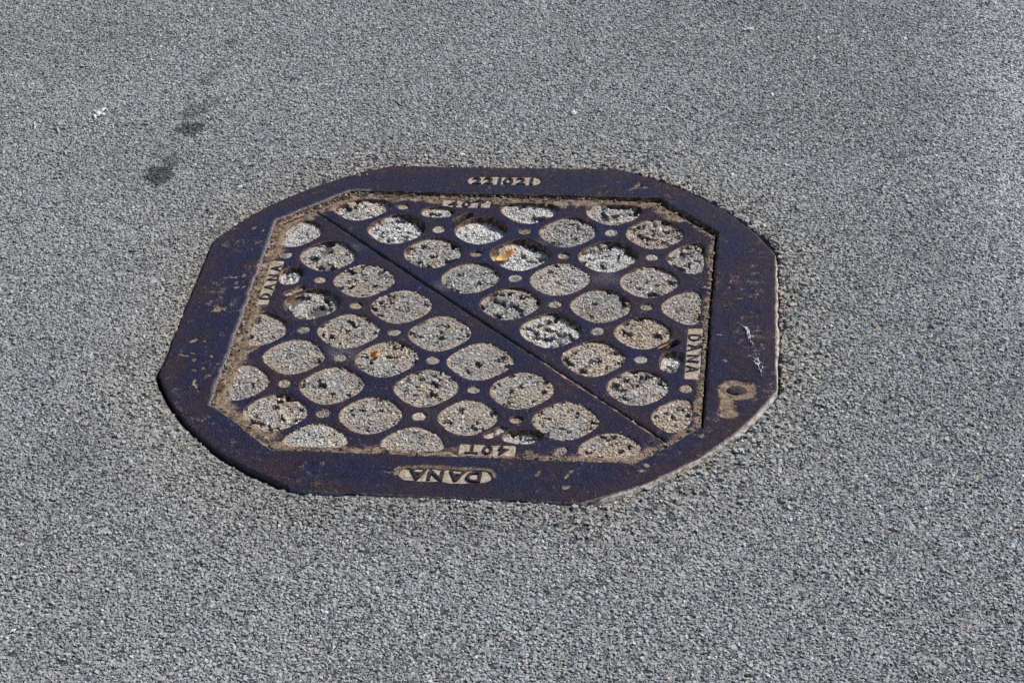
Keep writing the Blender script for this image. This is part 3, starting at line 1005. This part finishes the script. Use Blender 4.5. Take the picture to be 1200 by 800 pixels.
# dirt packed into the joint between the halves, high towards the near right end
cn, ct = np.array((SQ, SQ)), np.array((SQ, -SQ))
crv, crf = [], []
ts = np.linspace(-0.375, 0.385, 260)
for i, t in enumerate(ts):
    c0 = ct * t + cn * CRACK_C * SQ
    lvl = Z_LID - 0.013 + 0.0118 * np.clip((t - 0.02) / 0.10, 0, 1) + 0.010 * np.clip((-0.29 - t) / 0.03, 0, 1)
    for j, w in enumerate((-0.0034, -0.0012, 0.0012, 0.0034)):
        q = c0 + cn * w
        zq = lvl + (fbm(q[:1], q[1:], 160, 1, 3)[0] - 0.5) * 0.0026 - (0.0007 * j if t > 0 else 0)
        crv.append((q[0], q[1], min(zq, Z_LID - 0.0002)))
for i in range(len(ts) - 1):
    for j in range(3):
        a = i * 4 + j
        crf.append((a, a + 4, a + 5, a + 1))
link('joint_dirt', crv, crf, M_DIRT, LIDS['L'], flat=False)

# dark silt at the bottom of the joint between the halves and under the lid
silt_v = [(x, y, -0.034) for x, y in ccw(offset(FRAME_IN, -0.0005))]
link('silt_bed', silt_v, [tuple(range(len(silt_v)))], M_GAP, frame)

# ------------------------------------------------------------------ road: one sheet to the horizon with the opening for the frame


def gap_width(P):
    x, y = P[:, 0], P[:, 1]
    a = np.degrees(np.arctan2(y, x))
    w = np.full(len(P), 0.0028)
    w = np.where((a > -160) & (a < -106), 0.0062, w)      # lower left: wide open gap
    w = np.where((a > 25) & (a < 70), 0.0066, w)          # upper right
    w = np.where((a > 112) & (a < 205 - 0), 0.0030, w)
    w = np.where((a > -70) & (a < 24), 0.0045, w)         # filled by the mortar lip
    w = np.where((a > 66) & (a < 112), 0.0045, w)
    return smooth(np.stack([w, w], 1), 4)[:, 0]


GAPW = gap_width(FRAME_OUT)
ROAD_EDGE = smooth(offset(FRAME_OUT, GAPW + (fbm(FRAME_OUT[:, 0], FRAME_OUT[:, 1], 90, 3, 2) - 0.5) * 0.0025), 1)


def road_height(x, y):
    x, y = np.asarray(x), np.asarray(y)
    near = np.clip((x + 0.185) / 0.03, 0, 1) * np.clip((0.20 - x) / 0.04, 0, 1) * np.clip((y + 0.47) / 0.05, 0, 1) * (y < -0.3)
    return Z_ROAD + (fbm(x, y, 3.0, 0, 2) - 0.5) * 0.003 + 0.0042 * near + 0.0022 * np.clip((-x - 0.28) / 0.05, 0, 1) * (x > -0.6) * np.clip((0.6 + x) / 0.1, 0, 1) * np.clip((0.5 - np.abs(y)) / 0.1, 0, 1)


rings = [ROAD_EDGE]
for f in (1.06, 1.15, 1.3, 1.5, 1.8, 2.2, 2.8, 4.0, 8.0, 30.0, 120.0, 400.0):
    ang = np.arctan2(ROAD_EDGE[:, 1], ROAD_EDGE[:, 0])
    base = ROAD_EDGE * f
    circ = np.stack([np.cos(ang), np.sin(ang)], 1) * 0.43 * f
    t = min(1, (f - 1) / 1.5)
    rings.append(base * (1 - t) + circ * t)
k = len(ROAD_EDGE)
rv = np.vstack(rings)
rz = road_height(rv[:, 0], rv[:, 1])
far = np.hypot(rv[:, 0], rv[:, 1]) > 2.5
rz[far] = Z_ROAD
verts = [(x, y, z) for (x, y), z in zip(rv, rz)]
verts += [(x, y, -0.05) for x, y in ROAD_EDGE]
faces = []
for i in range(len(rings) - 1):
    for j in range(k):
        j2 = (j + 1) % k
        faces.append((i * k + j, (i + 1) * k + j, (i + 1) * k + j2, i * k + j2))
lb = len(rings) * k
for j in range(k):
    j2 = (j + 1) % k
    faces.append((j, j2, lb + j2, lb + j))
road = tag(link('road', verts, faces, M_BASE, None, flat=False), kind='structure')
# soil at the bottom of the gap round the frame
gi, go = offset(FRAME_OUT, -0.004), offset(ROAD_EDGE, 0.003)
gv = [(x, y, -0.030) for x, y in gi] + [(x, y, -0.026) for x, y in go]
gf = [(i, (i + 1) % k, k + (i + 1) % k, k + i)[::-1] for i in range(k)]
tag(link('gap_soil', gv, gf, M_GAP), kind='structure')

# pale mortar lip between frame and road, right side, lower right and a little on top
ang = np.degrees(np.arctan2(FRAME_OUT[:, 1], FRAME_OUT[:, 0]))


def lip(sel_lo, sel_hi, zin, zout, wid):
    idx = [i for i in range(k) if sel_lo <= ang[i] <= sel_hi]
    # contiguous ccw order
    idx.sort(key=lambda i: ang[i])
    n = len(idx)
    V = []
    prof = [(-0.0015, zin - 0.012), (0.0003, zin), (wid * 0.5, (zin + zout) / 2 + 0.0002), (wid, zout), (wid + 0.004, zout - 0.008)]
    nrm = offset(FRAME_OUT, 1.0) - FRAME_OUT
    for q, i in enumerate(idx):
        f = min(1, q / 6, (n - 1 - q) / 6)
        jit = (fbm(FRAME_OUT[i:i + 1, 0], FRAME_OUT[i:i + 1, 1], 24, 2, 3)[0] - 0.5)
        for (dd, zz) in prof:
            pnt = FRAME_OUT[i] + nrm[i] * (dd * (0.55 + 0.45 * f) * (1 + jit * 2.0) if dd > 0.001 else dd)
            V.append((pnt[0], pnt[1], zz - (1 - f) * 0.004 + jit * 0.0016))
    m = len(prof)
    F = []
    for q in range(n - 1):
        for j in range(m - 1):
            F.append((q * m + j, q * m + j + 1, (q + 1) * m + j + 1, (q + 1) * m + j)[::1])
    o = link('mortar_lip', V, F, M_MORTAR, frame, flat=False)
    return o


lip(-66, 23, -0.0022, -0.0058, 0.0032)
lip(74, 110, -0.0030, -0.0050, 0.0040)

# ------------------------------------------------------------------ loose surface: aggregate of the asphalt and grit, scattered by geometry nodes


def stone_group(name, mat, nvar=7, seed=0, rough=0.55):
    ng = bpy.data.node_groups.new(name, 'GeometryNodeTree')
    ng.interface.new_socket('Geometry', in_out='INPUT', socket_type='NodeSocketGeometry')
    ng.interface.new_socket('Geometry', in_out='OUTPUT', socket_type='NodeSocketGeometry')
    nd, lk = ng.nodes, ng.links
    gi_, go_ = nd.new('NodeGroupInput'), nd.new('NodeGroupOutput')
    join = nd.new('GeometryNodeJoinGeometry')
    for i in range(nvar):
        ico = nd.new('GeometryNodeMeshIcoSphere')
        ico.inputs['Radius'].default_value = 1.0
        ico.inputs['Subdivisions'].default_value = 2
        sp = nd.new('GeometryNodeSetPosition')
        posn = nd.new('GeometryNodeInputPosition')
        ad = nd.new('ShaderNodeVectorMath'); ad.operation = 'ADD'
        ad.inputs[1].default_value = (seed + i * 13.7, i * 5.1, i * 9.3)
        vo = nd.new('ShaderNodeTexVoronoi'); vo.inputs['Scale'].default_value = 1.05
        no = nd.new('ShaderNodeTexNoise'); no.inputs['Scale'].default_value = 1.3; no.inputs['Detail'].default_value = 1.0
        mu = nd.new('ShaderNodeMath'); mu.operation = 'MULTIPLY_ADD'
        mu.inputs[1].default_value = -rough; mu.inputs[2].default_value = 1.2
        ad2 = nd.new('ShaderNodeMath'); ad2.operation = 'MULTIPLY_ADD'; ad2.inputs[1].default_value = 0.5
        sc_ = nd.new('ShaderNodeVectorMath'); sc_.operation = 'SCALE'
        lk.new(posn.outputs[0], ad.inputs[0]); lk.new(ad.outputs[0], vo.inputs['Vector']); lk.new(ad.outputs[0], no.inputs['Vector'])
        lk.new(vo.outputs['Distance'], mu.inputs[0])
        lk.new(no.outputs['Fac'], ad2.inputs[0]); lk.new(mu.outputs[0], ad2.inputs[2])
        lk.new(posn.outputs[0], sc_.inputs[0]); lk.new(ad2.outputs[0], sc_.inputs['Scale'])
        mn = nd.new('ShaderNodeVectorMath'); mn.operation = 'MINIMUM'; mn.inputs[1].default_value = (9, 9, 0.58)
        lk.new(sc_.outputs[0], mn.inputs[0])
        lk.new(ico.outputs['Mesh'], sp.inputs['Geometry']); lk.new(mn.outputs[0], sp.inputs['Position'])
        sm = nd.new('GeometryNodeSetMaterial'); sm.inputs['Material'].default_value = mat
        lk.new(sp.outputs[0], sm.inputs['Geometry'])
        sh = nd.new('GeometryNodeSetShadeSmooth'); sh.inputs['Shade Smooth'].default_value = False
        lk.new(sm.outputs[0], sh.inputs[0])
        gti = nd.new('GeometryNodeGeometryToInstance')
        lk.new(sh.outputs[0], gti.inputs[0])
        lk.new(gti.outputs[0], join.inputs[0])
    iop = nd.new('GeometryNodeInstanceOnPoints')
    iop.inputs['Pick Instance'].default_value = True
    for nm, ty, sock in (('variant', 'INT', 'Instance Index'), ('turn', 'FLOAT_VECTOR', 'Rotation'), ('extent', 'FLOAT_VECTOR', 'Scale')):
        na = nd.new('GeometryNodeInputNamedAttribute'); na.data_type = ty
        na.inputs['Name'].default_value = nm
        lk.new(na.outputs['Attribute'], iop.inputs[sock])
    lk.new(gi_.outputs[0], iop.inputs['Points'])
    lk.new(join.outputs[0], iop.inputs['Instance'])
    lk.new(iop.outputs[0], go_.inputs[0])
    return ng


def scatter(name, P3, extent, turn, variant, tone, ng):
    me = bpy.data.meshes.new(name)
    n = len(P3)
    me.vertices.add(n)
    me.vertices.foreach_set('co', P3.astype(np.float32).ravel())
    for nm, ty, d, key in (('extent', 'FLOAT_VECTOR', extent, 'vector'), ('turn', 'FLOAT_VECTOR', turn, 'vector'),
                           ('variant', 'INT', variant, 'value')):
        a = me.attributes.new(nm, ty, 'POINT')
        a.data.foreach_set(key, d.astype(np.int32 if ty == 'INT' else np.float32).ravel())
    a = me.attributes.new('tone', 'FLOAT_COLOR', 'POINT')
    a.data.foreach_set('color', np.column_stack([tone, np.ones(n)]).astype(np.float32).ravel())
    me.update()
    o = bpy.data.objects.new(name, me)
    COL.objects.link(o)
    md = o.modifiers.new('scatter', 'NODES')
    md.node_group = ng
    return o


NVAR = 7
G_AGG = stone_group('stones', M_AGG, NVAR)
SPC = 0.0027
xs = np.arange(-1.30, 1.30, SPC)
ys = np.arange(-0.95, 1.22, SPC * 0.87)
X, Y = np.meshgrid(xs, ys)
X = X + (np.arange(len(ys)) % 2)[:, None] * SPC / 2
P = np.stack([X.ravel(), Y.ravel()], 1)
rr = np.random.default_rng(21)
P += rr.uniform(-0.42, 0.42, P.shape) * SPC
# area in view with a generous margin on every side
xl = -0.43 - (P[:, 1] + 0.76) * 0.31 - 0.15
xr = 0.68 + (P[:, 1] + 0.69) * 0.19 + 0.15
# the stones thin out towards the border of the area
edge_d = np.minimum(np.minimum(P[:, 0] - xl, xr - P[:, 0]), np.minimum(P[:, 1] + 0.95, 1.22 - P[:, 1]))
P = P[(edge_d > 0) & (rr.random(len(P)) < np.clip(edge_d / 0.09, 0, 1) + 0.02)]
rad = np.hypot(*P.T)
core = rad < 0.6
dE = np.full(len(P), 9.0)
ins = np.zeros(len(P), bool)
ii = np.where(core)[0]
ins[ii] = inside(P[ii], offset(ROAD_EDGE, 0.0016))
dE[ii] = dist_poly(P[ii], ROAD_EDGE[::2])
P, dE = P[~ins], dE[~ins]
near = np.clip(1 - dE / 0.10, 0, 1) * np.where(P[:, 0] + 0.6 * P[:, 1] > -0.12, 1.0, 0.35)
drop = fbm(P[:, 0], P[:, 1], 190, 2, 2) < (0.262 + 0.13 * near)
P, dE, near = P[~drop], dE[~drop], near[~drop]
n = len(P)
x, y = P.T
size = rr.lognormal(math.log(0.0016), 0.22, n)
size = np.clip(size, 0.0010, 0.0042) * (1 + 0.30 * near)
ext = np.stack([size * rr.uniform(0.85, 1.25, n), size * rr.uniform(0.75, 1.1, n), size * rr.uniform(0.5, 0.8, n)], 1)
turn = np.stack([rr.normal(0, 0.38, n), rr.normal(0, 0.38, n), rr.uniform(0, 6.283, n)], 1)
zz = road_height(x, y) - 0.0002 + rr.normal(0, 0.00062, n) * (1 + 0.9 * near) - (size - 0.0016) * 0.3 + 0.0002
tone = np.clip(rr.normal(0.365, 0.06, n), 0.08, 0.6)
tone = np.where(rr.random(n) < 0.05, tone * 0.45, tone)
tone = np.where(rr.random(n) < 0.012, tone * 1.7, tone)
tone *= 0.90 + 0.22 * fbm(x, y, 5, 1, 3)
pale = np.clip((x - 0.62) / 0.22, 0, 1) * np.clip((y + 0.05) / 0.35, 0, 1) * np.clip((0.95 - y) / 0.3, 0, 1)
tone *= 1.0 + 0.25 * pale
tone *= 1.0 + 0.62 * np.clip((x - 0.60) / 0.26, 0, 1) * np.clip((y + 0.05) / 0.4, 0, 1) * np.clip(0.55 + 1.1 * (fbm(x, y, 9, 3, 2) - 0.3), 0, 1)
ring = np.clip(1 - dE / 0.15, 0, 1)[:, None]
colr = tone[:, None] * (np.array((0.985, 0.998, 1.012)) * (1 - ring) + np.array((0.975, 0.965, 0.905)) * ring)
wm = rr.random(n) < 0.007
colr[wm] *= np.array((1.25, 1.0, 0.72))
# damp, oily stains
wet = np.zeros(n)
for (sx, sy, ra, rb, a, am) in ((-0.530, 0.362, .023, .029, 0.5, .95), (-0.524, 0.402, .014, .030, 0.1, .65), (-0.520, 0.512, .023, .021, 0.3, .9), (-0.524, 0.572, .021, .028, 0, .55), (-0.506, 0.602, .013, .024, 0, .42), (-0.5281, 0.6796, .013, .028, -0.3, .42), (-0.519, 0.730, .009, .022, -.3, .26), (-0.5157, 0.8167, .012, .024, -0.2, .42), (-0.47, -0.33, .05, .06, 0, .2), (-0.41, -0.40, .05, .05, 0, .14)):
    u = (x - sx) * math.cos(a) + (y - sy) * math.sin(a)
    v = -(x - sx) * math.sin(a) + (y - sy) * math.cos(a)
    q = np.hypot(u / ra, v / rb) + (fbm(x, y, 75, 0, 3) - 0.5) * 1.0
    wet = np.maximum(wet, np.clip((1.15 - q) * 3.5, 0, 1) * am)
colr *= 1 + pale[:, None] * np.array((-0.02, 0.0, 0.05))
colr = np.minimum(colr, 0.64)
colr *= (1 - wet * 0.72)[:, None]
# rusty run-off beside the frame
stain = np.clip(1 - dE / 0.02, 0, 1) * (fbm(x, y, 14, 2, 2) > 0.5) * 0.4
colr = colr * (1 - stain[:, None]) + colr * np.array((1.25, 0.98, 0.74)) * stain[:, None]
agg = scatter('asphalt_aggregate', np.column_stack([x, y, zz]), ext, turn, rr.integers(0, NVAR, n), colr, G_AGG)
tag(agg, kind='stuff')

# grit and crumbs lying on the lid's rim and in the joint
gr = np.random.default_rng(5)
pts = []
for i in range(len(FRAME_IN)):
    a = FRAME_IN[i]
    nside = a[0] * 0.0
    for _ in range(gr.poisson(3.4 if (a[1] > 0.2 or a[0] < -0.2 or a[0] > 0.27) else 1.3)):
        d = abs(gr.normal(0.004, 0.006))
        c = a * (1 - d / np.hypot(*a)) + gr.normal(0, 0.002, 2)
        pts.append(c)
pts = np.array(pts)
pts = pts[inside(pts, offset(FRAME_IN, -0.0008))]
on_lid = inside(pts, LID_LOOP)
m = len(pts)
gz = np.where(on_lid, Z_LID, joint_z(pts) + 0.0008)
gs = gr.lognormal(math.log(0.0009), 0.4, m).clip(0.0005, 0.0026)
ge = np.stack([gs * gr.uniform(.8, 1.4, m), gs, gs * gr.uniform(.6, .9, m)], 1)
gt = np.stack([gr.normal(0, .6, m), gr.normal(0, .6, m), gr.uniform(0, 6.3, m)], 1)
tn = gr.uniform(0.06, 0.42, m)
wr = gr.uniform(0, 1, m)
gc = np.stack([tn, tn * (0.95 - 0.2 * wr), tn * (0.9 - 0.4 * wr)], 1)
tag(scatter('loose_grit', np.column_stack([pts, gz + gs * 0.4]), ge, gt, gr.integers(0, NVAR, m), gc, G_AGG), kind='stuff')


# ------------------------------------------------------------------ small things lying about
def leaf_curl(L, W, curl, loc, rz, label, seed, tilt=0.0):
    r = np.random.default_rng(seed)
    nu, nv = 14, 6
    V = []
    for side in (0, 1):
        for i in range(nu):
            t = i / (nu - 1)
            w = W * (0.45 + 0.55 * math.sin(math.pi * min(1, max(0, t * 0.9 + 0.08)))) * (1 + r.normal(0, 0.06))
            for j in range(nv):
                s = j / (nv - 1) - 0.5
                V.append((L * (t - 0.5), w * s, curl * (4 * s * s) + 0.002 * math.sin(t * 5 + seed) + 0.0012 * r.normal(0, 0.25) - side * 0.0006))
    F = []
    m_ = nu * nv
    for i in range(nu - 1):
        for j in range(nv - 1):
            a, b, c, d = i * nv + j, (i + 1) * nv + j, (i + 1) * nv + j + 1, i * nv + j + 1
            F.append((a, b, c, d)); F.append((m_ + a, m_ + d, m_ + c, m_ + b))
    border = [i * nv for i in range(nu)] + [(nu - 1) * nv + j for j in range(1, nv)] + [i * nv + nv - 1 for i in range(nu - 2, -1, -1)] + [j for j in range(nv - 2, 0, -1)]
    for q in range(len(border)):
        a, b = border[q], border[(q + 1) % len(border)]
        F.append((a, m_ + a, m_ + b, b))
    o = link('leaf_fragment', V, F, M_LEAF, None, flat=False)
    o.location = loc
    o.rotation_euler = (tilt, -0.15, rz)
    return tag(o, label, 'leaf')


leaf_curl(0.031, 0.0145, 0.0025, (0.0190, 0.1575, Z_LID - 0.0005), math.radians(33), 'curled orange brown leaf scrap lying in a pale well of the upper right cover half', 3)
leaf_curl(0.0155, 0.0150, 0.002, (-0.1255, -0.1005, Z_LID + 0.0006), math.radians(10), 'small square reddish leaf scrap lying in a grey well of the lower left cover half', 4)


def straw(loc, L, rz, label):
    n, R = 7, 0.0010
    V, F = [], []
    for i in range(8):
        t = i / 7
        rr_ = R * (1 - 0.4 * t)
        for j in range(n):
            a = 2 * math.pi * j / n
            V.append((L * (t - 0.5), rr_ * math.cos(a) + 0.0015 * math.sin(t * 3), rr_ * math.sin(a) + 0.001 * t))
    for i in range(7):
        for j in range(n):
            F.append((i * n + j, i * n + (j + 1) % n, (i + 1) * n + (j + 1) % n, (i + 1) * n + j))
    F += [tuple(range(n))[::-1], tuple(range(7 * n, 8 * n))]
    o = link('straw_stalk', V, F, M_STRAW, None, flat=False)
    o.location = loc
    o.rotation_euler = (0, -0.12, rz)
    return tag(o, label, 'straw')


straw((0.2195, -0.2330, Z_LID - 0.0028), 0.017, math.radians(52), 'short pale straw bit lying in the nearest well of the lower left cover half')


def splat(pieces, z, label, seed, cat='bird dropping', zfun=None):
    """dried white splash: low lumpy flecks that follow the stones"""
    r = np.random.default_rng(seed)
    V, F = [], []
    for (cx, cy, ra, rb, a) in pieces:
        n = 14
        b0 = len(V)
        V.append((cx, cy, z + 0.0012))
        for q, zz in ((0.6, 0.0010), (1.0, -0.0012)):
            for i in range(n):
                t = 2 * math.pi * i / n
                w = q * (1 + r.normal(0, 0.16))
                u, v = ra * w * math.cos(t), rb * w * math.sin(t)
                V.append((cx + u * math.cos(a) - v * math.sin(a), cy + u * math.sin(a) + v * math.cos(a), z + zz + r.normal(0, 0.0003)))
        for i in range(n):
            j = (i + 1) % n
            F.append((b0, b0 + 1 + i, b0 + 1 + j))
            F.append((b0 + 1 + i, b0 + 1 + n + i, b0 + 1 + n + j, b0 + 1 + j))
    o = link('bird_dropping', V, F, M_DROP, None, flat=False)
    return tag(o, label, cat, 'white bird droppings')


def shift_origin(o):
    me = o.data
    v = np.array([tuple(q.co) for q in me.vertices])
    c = v.mean(0); c[2] = v[:, 2].min()
    me.vertices.foreach_set('co', (v - c).astype(np.float32).ravel())
    o.location = c
    me.update()


ZS = Z_ROAD + 0.0036
sp_list = [
    splat([(-0.677, 0.556, .0050, .0085, 0.4), (-0.672, 0.568, .0024, .0085, -0.3), (-0.684, 0.562, .0052, .0026, -0.3), (-0.680, 0.546, .0026, .0075, 0.3), (-0.669, 0.553, .0048, .0028, 0.5), (-0.667, 0.570, .0016, .003, 0.5)], ZS,
          'largest white star shaped bird dropping on the asphalt far left of the frame', 1),
    splat([(-0.769, 0.516, .0012, .006, 0.3), (-0.766, 0.506, .0016, .0035, 0.1)], ZS, 'faint white streak on the asphalt left of the star shaped dropping', 2),
    splat([(-0.729, 0.504, .0012, .007, 0.5), (-0.723, 0.492, .0016, .004, 0.6)], ZS, 'thin slanted white streak just below the star shaped dropping', 3),
    splat([(-0.400, 0.332, .0060, .003, 0.3), (-0.394, 0.335, .003, .002, 0.0)], ZS, 'small white fleck on asphalt beside the frame upper left corner', 4),
    splat([(0.343, 0.8836, .0085, .0028, 0.3), (0.335, 0.8800, .003, .0022, 0.0)], ZS, 'small white fleck on the asphalt far behind the frame', 5),
    splat([(0.0779, 0.5816, .0055, .0055, 0.3)], ZS, 'tiny white dot on the asphalt directly behind the date field', 6),
    splat([(-0.4453, -0.6687, .0050, .0016, 0.8), (-0.440, -0.663, .002, .0014, 0.0)], ZS, 'small white scrap on the asphalt in the near left corner', 7),
]
r9 = np.random.default_rng(9)
pcs = []
for t in np.linspace(0, 1, 38):
    cx, cy = 0.3603 + (0.3824 - 0.3603) * t, -0.0202 + (-0.1282 + 0.0202) * t
    s = 0.0040 if t < 0.18 else (0.0036 if 0.66 < t < 0.84 else 0.0017)
    for _ in range(3 if s > 0.002 else 1):
        pcs.append((cx + r9.normal(0, s * 0.7), cy + r9.normal(0, s * 0.9), s * r9.uniform(.14, .34), s * r9.uniform(.45, 1.1), 0.2 + r9.normal(0, .3)))
sp_list.append(splat(pcs, 0.0005, 'long broken white dropping streak on the right side of the iron frame', 8))
for o_ in sp_list:
    shift_origin(o_)
